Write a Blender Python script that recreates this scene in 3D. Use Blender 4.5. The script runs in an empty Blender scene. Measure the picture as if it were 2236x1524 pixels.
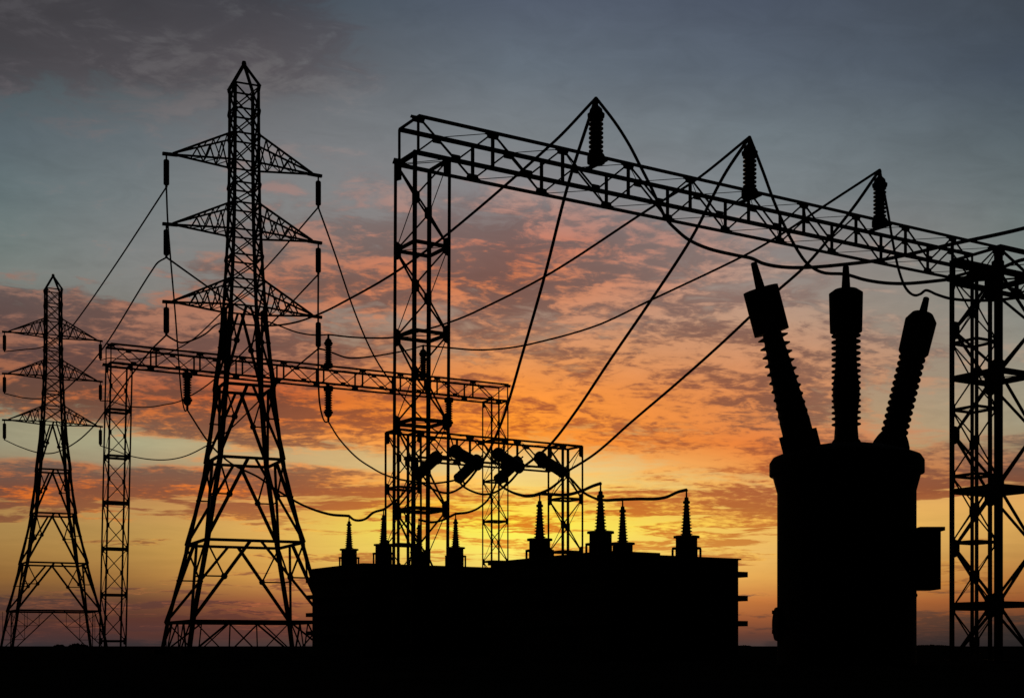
import bpy, math, random
from mathutils import Vector, Matrix
random.seed(7)
S = bpy.context.scene
COL = S.collection
F, CX, HY, HC = 3050.0, 1118.0, 1410.0, 0.4      # focal length, principal column and horizon row of the photo; eye height in metres

# ------------------------------------------------------------------ helpers
def at(x, y, Y):
    """point in the world seen at photo position x, y, Y metres away"""
    return Vector(((x - CX) / F * Y, Y, (HY - y) / F * Y + HC))

def tag(o, label=None, cat=None, group=None, kind=None):
    if label: o['label'] = label
    if cat: o['category'] = cat
    if group: o['group'] = group
    if kind: o['kind'] = kind
    return o

def empty(name, loc, rz=0.0):
    o = bpy.data.objects.new(name, None)
    o.empty_display_size = 0.3
    o.location = loc; o.rotation_euler = (0, 0, rz)
    COL.objects.link(o)
    return o

class MB:
    """collects bars, plates, tubes and turned shapes into ONE mesh object"""
    def __init__(s): s.v = []; s.f = []; s.sm = []
    def add(s, vs, fs, smooth=False):
        b = len(s.v); s.v += [tuple(v) for v in vs]
        for f in fs: s.f.append([b + i for i in f]); s.sm.append(smooth)
    def bar(s, p, q, w, h=None, up=None):
        p = Vector(p); q = Vector(q); h = h or w
        d = q - p
        if d.length < 1e-6: return s
        d.normalize()
        up = Vector(up) if up else Vector((0, 0, 1))
        if abs(d.dot(up)) > 0.98: up = Vector((0, 1, 0)) if abs(d.z) > 0.98 else Vector((0, 0, 1))
        a = d.cross(up).normalized(); b = a.cross(d).normalized()
        c = []
        for e in (p, q):
            for i, j in ((-1, -1), (1, -1), (1, 1), (-1, 1)): c.append(e + a * (i * w / 2) + b * (j * h / 2))
        s.add(c, [(3, 2, 1, 0), (4, 5, 6, 7), (0, 1, 5, 4), (1, 2, 6, 5), (2, 3, 7, 6), (3, 0, 4, 7)])
        return s
    def angle(s, p, q, w, ax, ay, t=0.012):
        """rolled angle section, its two flanges along ax and ay"""
        p = Vector(p); q = Vector(q); ax = Vector(ax); ay = Vector(ay)
        prof = [(0, 0), (w, 0), (w, t), (t, t), (t, w), (0, w)]
        c = [e + ax * x + ay * y for e in (p, q) for x, y in prof]
        n = 6
        s.add(c, [tuple(range(n))[::-1], tuple(range(n, 2 * n))] + [(i, (i + 1) % n, n + (i + 1) % n, n + i) for i in range(n)])
        return s
    def box(s, x0, x1, y0, y1, z0, z1):
        c = [(x, y, z) for z in (z0, z1) for x, y in ((x0, y0), (x1, y0), (x1, y1), (x0, y1))]
        s.add(c, [(3, 2, 1, 0), (4, 5, 6, 7), (0, 1, 5, 4), (1, 2, 6, 5), (2, 3, 7, 6), (3, 0, 4, 7)])
        return s
    def lathe(s, prof, o=(0, 0, 0), d=(0, 0, 1), n=24, smooth=False):
        """prof: (radius, distance along d)"""
        o = Vector(o); d = Vector(d).normalized()
        up = Vector((0, 0, 1)) if abs(d.z) < 0.95 else Vector((1, 0, 0))
        a = d.cross(up).normalized(); b = d.cross(a).normalized()
        vs = []
        for r, z in prof:
            for k in range(n):
                t = 2 * math.pi * k / n
                vs.append(o + d * z + (a * math.cos(t) + b * math.sin(t)) * max(r, 1e-4))
        fs = []
        for i in range(len(prof) - 1):
            for k in range(n):
                k2 = (k + 1) % n
                fs.append((i * n + k, i * n + k2, (i + 1) * n + k2, (i + 1) * n + k))
        s.add(vs, fs, smooth)
        m = len(prof) - 1
        s.add([vs[k] for k in range(n)], [tuple(range(n))[::-1]]); s.add([vs[m * n + k] for k in range(n)], [tuple(range(n))])
        return s
    def tube(s, pts, r, n=8):
        pts = [p for i, p in enumerate(pts) if i == 0 or (p - pts[i - 1]).length > 1e-4]
        vs = []; N = len(pts)
        h = pts[-1] - pts[0]; side = Vector((-h.y, h.x, 0)) if math.hypot(h.x, h.y) > .05 else Vector((0, 1, 0))
        for i, p in enumerate(pts):
            d = (pts[min(i + 1, N - 1)] - pts[max(i - 1, 0)]).normalized()
            b = d.cross(side).normalized(); a = b.cross(d).normalized()
            for k in range(n):
                t = 2 * math.pi * k / n
                vs.append(p + (a * math.cos(t) + b * math.sin(t)) * r)
        fs = [(i * n + k, i * n + (k + 1) % n, (i + 1) * n + (k + 1) % n, (i + 1) * n + k) for i in range(N - 1) for k in range(n)]
        fs += [tuple(range(n))[::-1], tuple((N - 1) * n + k for k in range(n))]
        s.add(vs, fs, True)
        return s
    def build(s, name, mat, parent=None):
        me = bpy.data.meshes.new(name); me.from_pydata(s.v, [], s.f)
        me.polygons.foreach_set('use_smooth', s.sm); me.update()
        me.materials.append(mat)
        o = bpy.data.objects.new(name, me); COL.objects.link(o)
        if parent: o.parent = parent
        return o

def kids(o): return [c for c in bpy.data.objects if c.parent == o]
def copy_tree(o, parent=None):
    c = o.copy(); COL.objects.link(c)
    if parent: c.parent = parent
    for ch in kids(o): copy_tree(ch, c)
    return c

# ------------------------------------------------------------------ materials
def material(name, c1, c2, scale, rough=0.8, spec=0.12, metal=0.0, bump=0.0):
    m = bpy.data.materials.new(name); m.use_nodes = True
    nt = m.node_tree; b = nt.nodes['Principled BSDF']
    tc = nt.nodes.new('ShaderNodeTexCoord'); n = nt.nodes.new('ShaderNodeTexNoise')
    n.inputs['Scale'].default_value = scale; n.inputs['Detail'].default_value = 6
    r = nt.nodes.new('ShaderNodeValToRGB')
    r.color_ramp.elements[0].position = 0.35; r.color_ramp.elements[1].position = 0.7
    r.color_ramp.elements[0].color = (*c1, 1); r.color_ramp.elements[1].color = (*c2, 1)
    nt.links.new(tc.outputs['Object'], n.inputs['Vector']); nt.links.new(n.outputs['Fac'], r.inputs['Fac'])
    nt.links.new(r.outputs['Color'], b.inputs['Base Color'])
    b.inputs['Roughness'].default_value = rough; b.inputs['Specular IOR Level'].default_value = spec
    b.inputs['Metallic'].default_value = metal
    if bump:
        bp = nt.nodes.new('ShaderNodeBump'); bp.inputs['Strength'].default_value = bump; bp.inputs['Distance'].default_value = 0.02
        nt.links.new(n.outputs['Fac'], bp.inputs['Height']); nt.links.new(bp.outputs['Normal'], b.inputs['Normal'])
    return m
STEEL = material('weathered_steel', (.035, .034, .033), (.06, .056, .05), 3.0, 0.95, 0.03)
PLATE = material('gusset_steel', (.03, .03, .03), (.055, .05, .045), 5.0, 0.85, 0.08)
PORC = material('brown_porcelain', (.03, .018, .013), (.04, .024, .016), 8.0, 0.6, 0.12)
CAPM = material('cast_iron', (.03, .03, .03), (.05, .048, .045), 9.0, 0.8, 0.08)
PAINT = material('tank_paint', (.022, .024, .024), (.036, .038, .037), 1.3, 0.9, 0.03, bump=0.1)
WIRE = material('aluminium_conductor', (.04, .04, .04), (.06, .06, .06), 2.0, 1.0, 0.0)
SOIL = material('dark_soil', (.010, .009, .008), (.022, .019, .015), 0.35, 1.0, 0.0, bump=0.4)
LEAF = material('far_foliage', (.012, .016, .012), (.03, .036, .026), 0.05, 1.0, 0.0)

# ------------------------------------------------------------------ ground and far hedges
g = MB()
R0, N0 = 6000.0, 96
rings = [0, 3, 8, 20, 50, 120, 300, 900, 2500, R0]
vs = [(0, 0, 0)]
for r in rings[1:]:
    for k in range(N0):
        t = 2 * math.pi * k / N0; vs.append((r * math.cos(t), r * math.sin(t), 0))
fs = [(0, 1 + k, 1 + (k + 1) % N0) for k in range(N0)]
for i in range(len(rings) - 2):
    for k in range(N0):
        a = 1 + i * N0; b = a + N0; k2 = (k + 1) % N0
        fs.append((a + k, b + k, b + k2, a + k2))
g.add(vs, fs)
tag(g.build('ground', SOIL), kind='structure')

def hedge(x0, x1, Y, hpx, seed):
    rr = random.Random(seed); m = MB()
    n = max(4, int((x1 - x0) / 1.6))
    for i in range(n + 1):
        x = x0 + (x1 - x0) * i / n
        env = math.sin(math.pi * (i + .5) / (n + 1)) ** 0.5
        h = hpx * env * rr.uniform(.45, 1.0) / F * Y
        c = at(x, HY, Y + rr.uniform(-12, 12)); w = 1.7 / F * Y * rr.uniform(.7, 1.3)
        m.lathe([(w * .75, 0), (w, (h + HC) * .45), (w * .7, (h + HC) * .8), (w * .2, h + HC)], (c.x, c.y, 0), n=7)
    return m
for i, (x0, x1, hp) in enumerate(((118, 140, 5.5), (150, 192, 7.5), (1590, 1640, 3.0), (1990, 2075, 4.0))):
    o = hedge(x0, x1, 1500, hp, i + 3).build('far_hedge', LEAF)
    tag(o, ('smaller low clump of far bushes on the horizon between the small pylon\'s legs',
            'wider low clump of far bushes on the horizon inside the small pylon\'s right leg',
            'faint low row of bushes on the horizon between right transformer and breaker tank',
            'low row of bushes on the horizon between breaker tank and right lattice column')[i], 'bushes',
        'far bushes along the horizon', kind='stuff')

# ------------------------------------------------------------------ lattice gantries
def lattice_plates(p, axis, dirs, half, depth, n0):
    """gusset plates of one joint: one thin plate in each adjoining face"""
    m = MB(); p = Vector(p); axis = Vector(axis)
    for d in dirs:
        d = Vector(d); nrm = axis.cross(d).normalized()
        c = []
        for s in (-1, 1):
            for a, b in ((-half, 0), (half, 0), (half * .75, depth), (-half * .75, depth)):
                c.append(p + axis * a + d * b + nrm * (s * .014))
        m.add(c, [(3, 2, 1, 0), (4, 5, 6, 7), (0, 1, 5, 4), (1, 2, 6, 5), (2, 3, 7, 6), (3, 0, 4, 7)])
    return m

def column(root, x0, wx, wy, rings, top, phase, leg, brace=.05, tie=.12, gus=(.24, .2), lean=0.0, far=None):
    """square lattice column; local x along the beam, y away; rings = tie heights from the top down"""
    cor = [(x0, 0), (x0 + wx, 0), (x0 + wx, wy), (x0, wy)]          # near, right, far, left
    inward = [((1, 0, 0), (0, 1, 0)), ((-1, 0, 0), (0, 1, 0)), ((-1, 0, 0), (0, -1, 0)), ((1, 0, 0), (0, -1, 0))]
    lac = MB()
    zb = 0.0
    sh = lambda z: lean * (1 - z / top)                     # the shaft stands slightly out of plumb
    levels = list(rings)
    mids = [(levels[i] + levels[i + 1]) / 2 for i in range(len(levels) - 1)]
    if levels[-1] - zb > 1.2: mids.append(levels[-1] - min(1.46, levels[-1] - .1))
    at_ring = {0: (1, 3), 1: (0, 2)}[phase]
    for i in range(len(mids)):
        for k in range(4):
            k2 = (k + 1) % 4
            r_, m_ = (k, k2) if k in at_ring else (k2, k)
            P = lambda c, z: (cor[c][0] - sh(z), cor[c][1], z)
            thinU = (r_, m_) == (1, 2); thinL = (r_, m_) == (3, 0)
            lac.bar(P(r_, levels[i]), P(m_, mids[i]), .024 if thinU else brace)
            if i + 1 < len(levels): lac.bar(P(m_, mids[i]), P(r_, levels[i + 1]), .024 if thinL else brace)
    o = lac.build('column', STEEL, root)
    for k in range(4):
        m = MB(); x, y = cor[k]; ix, iy = inward[k]; lg = far if far and k == 2 else leg
        s = (-ix[0] * lg / 2 , -iy[1] * lg / 2); x1 = x - lean
        m.angle((x1 + s[0], y + s[1], zb), (x + s[0], y + s[1], top), lg, ix, iy, .02)
        m.box(x1 - leg * 1.2, x1 + leg * 1.2, y - leg * 1.2, y + leg * 1.2, 0.004, 0.05)
        m.build('leg', STEEL, o)
    for z in levels:
        m = MB()
        for k in range(4):
            a = cor[k]; b = cor[(k + 1) % 4]
            m.bar((a[0] - sh(z), a[1], z), (b[0] - sh(z), b[1], z), tie * .55, tie)
        m.bar((cor[1][0] - sh(z), cor[1][1], z), (cor[3][0] - sh(z), cor[3][1], z), .02)
        m.build('tie_frame', STEEL, o)
        for k in at_ring:
            zc = min(z, top - gus[0] * 1.35)
            lattice_plates((cor[k][0] - sh(z), cor[k][1], zc), (0, 0, 1), inward[k], gus[0] * 1.35, gus[1], 0).build('gusset_plate', PLATE, o)
    for z in mids:
        for k in range(4):
            if k not in at_ring:
                lattice_plates((cor[k][0] - sh(z), cor[k][1], z), (0, 0, 1), inward[k], gus[0], gus[1] * .9, 0).build('gusset_plate', PLATE, o)
    return o

def beam(root, x0, x1, n, wy, z0, z1, chord, brace=.055, post=.105, gus=(.27, .2), phase=0):
    """box lattice beam; A near top, B far top, D far bottom, C near bottom"""
    yz = [(0, z1), (wy, z1), (wy, z0), (0, z0)]
    inward = [((0, 1, 0), (0, 0, -1)), ((0, -1, 0), (0, 0, -1)), ((0, -1, 0), (0, 0, 1)), ((0, 1, 0), (0, 0, 1))]
    L = (x1 - x0) / n
    lac = MB()
    for i in range(n):
        for k in range(4):
            k2 = (k + 1) % 4
            ev, od = (k, k2) if k in (0, 2) else (k2, k)
            P = lambda c, t: (x0 + L * t, *yz[c])
            w = brace if k in (1, 3) else .022
            lac.bar(P(ev, i), P(od, i + .5), w); lac.bar(P(od, i + .5), P(ev, i + 1), w)
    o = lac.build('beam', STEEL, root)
    for k in range(4):
        m = MB(); y, z = yz[k]; iy, iz = inward[k]
        m.angle((x0, y - iy[1] * chord / 2, z - iz[2] * chord / 2), (x1 + .06, y - iy[1] * chord / 2, z - iz[2] * chord / 2), chord, iy, iz, .02)
        m.build('chord', STEEL, o)
    for i in range(n + 1):
        for y in (0, wy):
            MB().bar((x0 + L * i, y, z0), (x0 + L * i, y, z1), post * (.6 if i in (0, n) else 1), post * .8, (0, 1, 0)).build('post', STEEL, o)
        if i in (0, n):
            for z in (z0, z1): MB().bar((x0 + L * i, 0, z), (x0 + L * i, wy, z), post * .7).build('end_strut', STEEL, o)
        for k in (0, 2):
            lattice_plates((x0 + L * i, *yz[k]), (1, 0, 0), inward[k], gus[0], gus[1], 0).build('gusset_plate', PLATE, o)
        if i < n:
            for k in (1, 3):
                lattice_plates((x0 + L * (i + .5), *yz[k]), (1, 0, 0), inward[k], gus[0] * .75, gus[1], 0).build('gusset_plate', PLATE, o)
    return o

class Gantry:
    def __init__(s, X0, Y0, th, w, H, h):
        s.o = Vector((X0, Y0, 0)); s.th = th; s.w = w; s.H = H + HC; s.h = h
        s.u = Vector((math.cos(th), math.sin(th), 0)); s.v = Vector((-math.sin(th), math.cos(th), 0))
    def pt(s, t, y, z): return s.o + s.u * t + s.v * y + Vector((0, 0, z))
    def onpx(s, px, y):
        """distance along the beam of the point at depth y behind its near face that stands at column px"""
        k = (px - CX) / F; b = s.o + s.v * y
        return (k * b.y - b.x) / (s.u.x - k * s.u.y)

G1 = Gantry(-3.155, 47.0, .5561, 1.384, 17.80, 1.216)
G2 = Gantry(-26.03, 90.66, .5047, 1.384, 19.60, 1.216)
G3 = Gantry(-5.868, 72.06, .5614, 1.384, 11.17, 1.349)
G4 = Gantry(11.98, 34.4, .5561, 1.384, 9.81, .56)

r1 = empty('steel_gantry', G1.o, G1.th)
tag(r1, 'tall box-lattice steel gantry carrying three upright insulators, largest in the photo', 'gantry', 'steel gantries of the substation')
C1 = G1.H - G1.h
rg = [C1 - 2.985 * k for k in range(6)]
column(r1, -.12, 1.30, G1.w, rg, C1 + .06, 0, .115, lean=.09)
column(r1, 29.25 - 1.36, 1.36, G1.w, rg, C1 + .06, 0, .115)
beam(r1, 0, 29.25, 10, G1.w, C1, G1.H, .13)

r2 = empty('steel_gantry', G2.o, G2.th)
tag(r2, 'far steel gantry behind the large pylon with insulators both above and below its beam', 'gantry', 'steel gantries of the substation')
C2 = G2.H - G2.h
rg = [C2 - 3.01 * k for k in range(7)]
column(r2, 0, 1.36, G2.w, rg, C2 + .06, 0, .105, .05, .15, (.19, .16), lean=.42)
column(r2, 29.36 - 1.36, 1.36, G2.w, rg, C2 + .06, 0, .105, .05, .13, (.19, .16))
beam(r2, 0, 29.36, 10, G2.w, C2, G2.H, .135)

r3 = empty('steel_gantry', G3.o, G3.th)
tag(r3, 'short low steel gantry above the transformers holding slanting strain insulators', 'gantry', 'steel gantries of the substation')
C3 = G3.H - G3.h
rg = [G3.H, G3.H - 2.95, G3.H - 5.9, G3.H - 8.85]
column(r3, 0, 1.3, G3.w, rg, G3.H + .02, 0, .115)
column(r3, 11.56 - 1.3, 1.3, G3.w, rg, G3.H + .02, 0, .115)
beam(r3, 1.3, 11.56 - 1.3, 3, G3.w, C3, G3.H - .004, .11)

r4 = empty('steel_gantry', G4.o, G4.th)
tag(r4, 'thick-legged steel gantry cut off by the right edge of the photo', 'gantry', 'steel gantries of the substation')
C4 = G4.H - G4.h
rg = [C4, 6.8 + HC, 3.93 + HC, 1.04 + HC]
column(r4, 0, 1.384, G4.w, rg, G4.H, 1, .15, .055, .14, (.24, .2), far=.08)
column(r4, 14.6 - 1.384, 1.384, G4.w, rg, G4.H, 1, .18, .06, .13, (.3, .26))
beam(r4, 0, 14.6, 6, G4.w, C4, G4.H, .13, .05, .09, (.25, .18))

# ------------------------------------------------------------------ pylons
LEV = [(29.5, 1.38), (28.2, 1.39), (26.9, 1.40), (25.45, 1.42), (24.3, 1.45), (23.24, 1.48), (21.82, 1.56), (20.5, 1.67), (19.2, 1.8), (17.8, 1.95)]
LOW = [(17.8, 1.95), (13.6, 2.65), (9.75, 3.42), (5.4, 5.1), (1.25, 6.95)]
ARM = 4.23
def pylon(X0, Y0, th, dz, label):
    root = empty('lattice_pylon', (X0, Y0, 0), th)
    tag(root, label, 'pylon', 'lattice pylons')
    dz += HC
    lev = [(z + dz, w) for z, w in LEV]; low = [(z + dz, w) for z, w in LOW]
    wb = 6.95 + .33 * low[-1][0]
    SG = ((-1, -1), (1, -1), (1, 1), (-1, 1))
    cn = lambda k, zw: Vector((SG[k][0] * zw[1] / 2, SG[k][1] * zw[1] / 2, zw[0]))
    apex = Vector((0, 0, 30.89 + dz))
    allz = lev + low[1:] + [(0.0, wb)]
    for k in range(4):
        m = MB()
        for i in range(len(allz) - 1):
            w = .16 if i < 9 else .22
            sx, sy = -SG[k][0], -SG[k][1]
            m.angle(cn(k, allz[i + 1]), cn(k, allz[i]), w, (sx, 0, 0), (0, sy, 0), .03)
        m.box(cn(k, (0, wb)).x - .35, cn(k, (0, wb)).x + .35, cn(k, (0, wb)).y - .35, cn(k, (0, wb)).y + .35, .004, .25)
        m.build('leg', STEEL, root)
    m = MB()
    for k in range(4): m.bar(cn(k, lev[0]), apex - Vector((0, 0, .1)), .13)
    m.lathe([(.1, -.16), (.14, -.1), (.1, .05)], apex, n=8)
    m.build('peak', STEEL, root)
    m = MB()
    for i in range(len(lev) - 1):
        for k in range(4):
            k2 = (k + 1) % 4
            m.bar(cn(k, lev[i]), cn(k2, lev[i + 1]), .09, .06); m.bar(cn(k2, lev[i]), cn(k, lev[i + 1]), .09, .06)
    m.build('cage_bracing', STEEL, root)
    for i, zw in enumerate(lev):
        m = MB()
        for k in range(4): m.bar(cn(k, zw), cn((k + 1) % 4, zw), .06, .085)
        m.build('horizontal_frame', STEEL, root)
    for zw in low[1:]:
        m = MB()
        for k in range(4): m.bar(cn(k, zw), cn((k + 1) % 4, zw), .1, .15)
        m.build('horizontal_frame', STEEL, root)
    # tall K panels, each with its short struts
    for i in range(len(low) - 1):
        m = MB(); a, b = low[i], low[i + 1]
        big = .14 if i else .12
        for k in range(4):
            k2 = (k + 1) % 4
            top = (cn(k, a) + cn(k2, a)) / 2
            for c0, c1 in ((k, k2), (k2, k)):
                off = (cn(c0, a) - top).normalized() * (.16 * a[1] / 3)
                t0 = top + off
                foot = cn(c0, b); m.bar(t0, foot, big)
                q = t0.lerp(foot, .45)
                legp = cn(c0, (q.z, a[1] + (b[1] - a[1]) * (a[0] - q.z) / (a[0] - b[0])))
                m.bar(legp, q, .055, .075); m.bar(cn(c0, a), q, .075)
                m.lathe([(.02, -.05), (.17, -.04), (.17, .04), (.02, .05)], q, (cn(k2, a) - cn(k, a)).cross(foot - t0), n=8)
        m.build('panel_bracing', STEEL, root)
    m = MB(); a = low[-1]; b = (0.0, wb)
    for k in range(4):
        k2 = (k + 1) % 4; top = (cn(k, a) + cn(k2, a)) / 2
        for c0, c1 in ((k, k2), (k2, k)):
            foot = cn(c0, b).lerp(cn(c1, b), .02)
            s0 = top.lerp(cn(c0, a), .1)
            if dz > 1:
                m.bar(s0, foot, .075)
                for t in (.38, .72):
                    q = s0.lerp(foot, t); lg = cn(c0, (q.z, a[1] + (wb - a[1]) * (1 - q.z / a[0])))
                    m.bar(lg, q, .04); m.bar(Vector((q.x, q.y, 0)) + Vector((0, 0, a[0])), q, .035)
                m.bar(cn(c0, a), s0.lerp(foot, .38), .04); m.bar(cn(c0, a).lerp(cn(c0, b), .38), s0.lerp(foot, .72), .04)
            else:
                p0 = cn(c0, a); p1 = cn(c1, a); f0 = cn(c0, b); f1 = cn(c1, b)
                m.bar(p0.lerp(p1, .02), f0.lerp(f1, .26), .06); m.bar(p0.lerp(p1, .28), f0.lerp(f1, .02), .09)
                m.bar(p0.lerp(p1, .28), f0.lerp(f1, .28), .06); m.bar(top, f0.lerp(f1, .27), .065)
    m.build('base_bracing', STEEL, root)
    for (zt, zb) in ((2, 3), (5, 6), (8, 9)):
        T, B = lev[zt], lev[zb]
        for s in (-1, 1):
            m = MB()
            kn, kf = (0, 3) if s < 0 else (1, 2)
            tip = Vector((s * (ARM - .5), 0, B[0] + .03))
            tops = [cn(kn, T), cn(kf, T)]; bots = [cn(kn, B), cn(kf, B)]
            for p in tops: m.bar(p, tip + Vector((0, 0, .06)), .09)
            for p in bots: m.bar(p, tip, .09)
            m.bar(tip + Vector((-s * .25, 0, 0)), Vector((s * (ARM + .03), 0, B[0])), .2, .14)
            ts = [.0, .22, .45, .68]
            for j in range(2):
                for a_, b_ in zip(ts[:-1], ts[1:]):
                    mid = (a_ + b_) / 2
                    m.bar(bots[j].lerp(tip, a_), tops[j].lerp(tip, mid), .06); m.bar(tops[j].lerp(tip, mid), bots[j].lerp(tip, b_), .06)
            for t in (.22, .45, .68):
                m.bar(bots[0].lerp(tip, t), bots[1].lerp(tip, t), .035); m.bar(tops[0].lerp(tip, t), tops[1].lerp(tip, t), .05)
            for a_, b_ in ((0, .22), (.22, .45), (.45, .68)):
                m.bar(bots[0].lerp(tip, a_), bots[1].lerp(tip, b_), .035)
            m.build('crossarm', STEEL, root)
    u = Vector((math.cos(th), math.sin(th), 0))
    return [[Vector((X0, Y0, 0)) + u * (s * (ARM - .17)) + Vector((0, 0, lev[i][0] - .05)) for s in (-1, 1)] for i in (3, 6, 9)]

A1 = pylon(-14.196, 74.0, .4224, 0.0, 'tall lattice pylon with three pairs of arms, the larger and nearer of the two')
A2 = pylon(-40.44, 123.1, .464, 1.80, 'small distant lattice pylon near the left edge of the photo')

# suspension insulators on the arms
def susp():
    root = empty('suspension_insulator', (0, 0, 0))
    prof = [(.05, -.22), (.12, -.25), (.145, -.3)]
    for i in range(14):
        z = -.3 - i * .087; prof += [(.15, z), (.15, z - .065), (.125, z - .07), (.125, z - .082)]
    prof += [(.14, -1.53), (.06, -1.58)]
    MB().lathe([(r, -z) for r, z in prof], (0, 0, 0), (0, 0, -1), 16).build('disc_string', PORC, root)
    MB().lathe([(.045, .06), (.045, -.24)][::-1], n=8).build('hanger', CAPM, root)
    MB().lathe([(.05, -1.56), (.07, -1.6), (.07, -1.66), (.03, -1.7)][::-1], n=8).build('clamp', CAPM, root)
    return root
IB1, IB2 = [], []
proto = susp(); first = True
for A, IB, who in ((A1, IB1, 'large pylon'), (A2, IB2, 'small distant pylon')):
    for i, lv in enumerate(('top', 'middle', 'bottom')):
        row = []
        for j, sd in enumerate(('left', 'right')):
            o = proto if first else copy_tree(proto); first = False
            o.location = A[i][j]
            tag(o, f'dark suspension insulator hanging from the {lv} {sd} arm of the {who}', 'insulator', 'suspension insulators on the pylons')
            row.append(A[i][j] - Vector((0, 0, 1.66)))
        IB.append(row)

# ------------------------------------------------------------------ post and hanging insulators on the gantries
def postins(up=1):
    """ribbed insulator: base flange, ribbed body, cap and terminal rod; up=-1 hangs"""
    root = empty('post_insulator' if up > 0 else 'hanging_insulator', (0, 0, 0))
    d = (0, 0, up)
    MB().lathe([(.30, .0), (.35, .03), (.35, .28), (.31, .36), (.2, .40)], d=d, n=24).build('base_flange', CAPM, root)
    prof = [(.19, .36)]
    for i in range(8):
        z = .42 + i * .175
        prof += [(.19, z), (.285, z + .05), (.29, z + .085), (.2, z + .12)]
    prof += [(.2, 1.82)]
    MB().lathe(prof, d=d, n=24).build('ribbed_body', PORC, root)
    MB().lathe([(.22, 1.78), (.33, 1.81), (.34, 1.93), (.27, 1.98), (.24, 2.12), (.13, 2.24), (.08, 2.25)], d=d, n=24).build('cap', CAPM, root)
    MB().lathe([(.09, 2.22), (.085, 2.5), (.05, 2.6)], d=d, n=12).build('terminal', CAPM, root)
    return root
pp = postins(1); ph = postins(-1)
def place(proto, loc, first, sz=1.0):
    o = proto if first else copy_tree(proto)
    o.location = loc; o.scale = (sz, sz, sz)
    return o
TOP1, TOP2, BOT2 = [], [], []
lab1 = ('ribbed post insulator on the tall gantry beam, highest and nearest of its three',
        'black ribbed post insulator standing in the middle of the tall gantry beam',
        'ribbed post insulator on the tall gantry beam, lowest and nearest its right column')
for i, px in enumerate((1301.5, 1637, 1921)):
    t = G1.onpx(px, .5 * G1.w); p = G1.pt(t, .5 * G1.w, G1.H + .03)
    o = place(pp, p, i == 0, .95)
    tag(o, lab1[i], 'insulator', 'post insulators on gantry beams'); TOP1.append(p + Vector((0, 0, 2.44)))
    br = MB().box(-.12, .12, -.62, .62, -.06, 0.0).build('mounting_plate', PLATE, o)
    br.rotation_euler = (0, 0, G1.th)
lab2 = ('small post insulator on the far gantry beam, seen through the large pylon\'s body',
        'small post insulator on the far gantry beam just right of the large pylon',
        'small post insulator on the far gantry beam, inside the tall gantry\'s left column')
for i, px in enumerate((487, 717, 924)):
    t = G2.onpx(px, .5 * G2.w); p = G2.pt(t, .5 * G2.w, G2.H + .03)
    o = copy_tree(pp); o.location = p; o.rotation_euler = (0, 0, G2.th - G1.th); o.scale = (.92, .92, .92)
    tag(o, lab2[i], 'insulator', 'post insulators on gantry beams'); TOP2.append(p + Vector((0, 0, 2.35)))
lab3 = ('ribbed insulator hanging under the far gantry beam, left of the large pylon\'s legs',
        'ribbed insulator hanging under the far gantry beam, right of the large pylon',
        'ribbed insulator hanging under the far gantry beam at the tall gantry\'s left column')
for i, px in enumerate((409, 717, 980)):
    t = G2.onpx(px, .5 * G2.w); p = G2.pt(t, .5 * G2.w, C2 - .05)
    o = place(ph, p, i == 0, .98)
    MB().box(-.12, .12, -.62, .62, 0.0, .05).build('mounting_plate', PLATE, o)
    tag(o, lab3[i], 'insulator', 'insulators hanging under the far gantry'); BOT2.append(p - Vector((0, 0, 2.5)))

# strain insulators of the low gantry: near ones pull towards the viewer and right, far ones away and left
def strain(p, q, label):
    root = empty('strain_insulator', p); tag(root, label, 'insulator', 'strain insulators on the low gantry')
    d = q - p; L = d.length; d.normalize()
    MB().lathe([(.04, -.35), (.05, -.02), (.24, .0), (.33, .06), (.36, .18), (.36, .36), (.3, .42)], d=d, n=20).build('cap', CAPM, root)
    prof = [(.24, .36)]; n = 12
    for i in range(n):
        z = .4 + (L - .62) * i / n; s = (L - .62) / n
        prof += [(.26, z), (.305, z + s * .3), (.305, z + s * .75), (.26, z + s)]
    MB().lathe(prof, d=d, n=20).build('ribbed_body', PORC, root)
    MB().lathe([(.27, L - .24), (.32, L - .2), (.32, L - .08), (.2, L), (.06, L + .03), (.05, L + .2)], d=d, n=20).build('end_fitting', CAPM, root)
    return root
SN, SF = [], []
nm = ('left', 'middle', 'right')
for i, (a, b) in enumerate((((989, 982), (1048, 1016)), ((1083, 988), (1138, 1023)), ((1174, 996), (1232, 1033)))):
    t = G3.onpx(a[0], -.15); Y = G3.pt(t, -.15, 0).y
    p = at(*a, Y); q = at(*b, Y - 1.5)
    strain(p, q, f'strain insulator slanting down rightwards from the low gantry beam, {nm[i]} one of three')
    SN.append(q)
for i, (a, b) in enumerate((((958, 994), (908, 1041)), ((1046, 1001), (999, 1047)), ((1134, 1004), (1086, 1049)))):
    t = G3.onpx(a[0], G3.w + .15); Y = G3.pt(t, G3.w + .15, 0).y
    p = at(*a, Y); q = at(*b, Y + 1.5)
    strain(p, q, f'strain insulator slanting down leftwards from the low gantry beam, {nm[i]} one of three')
    SF.append(q)

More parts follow.
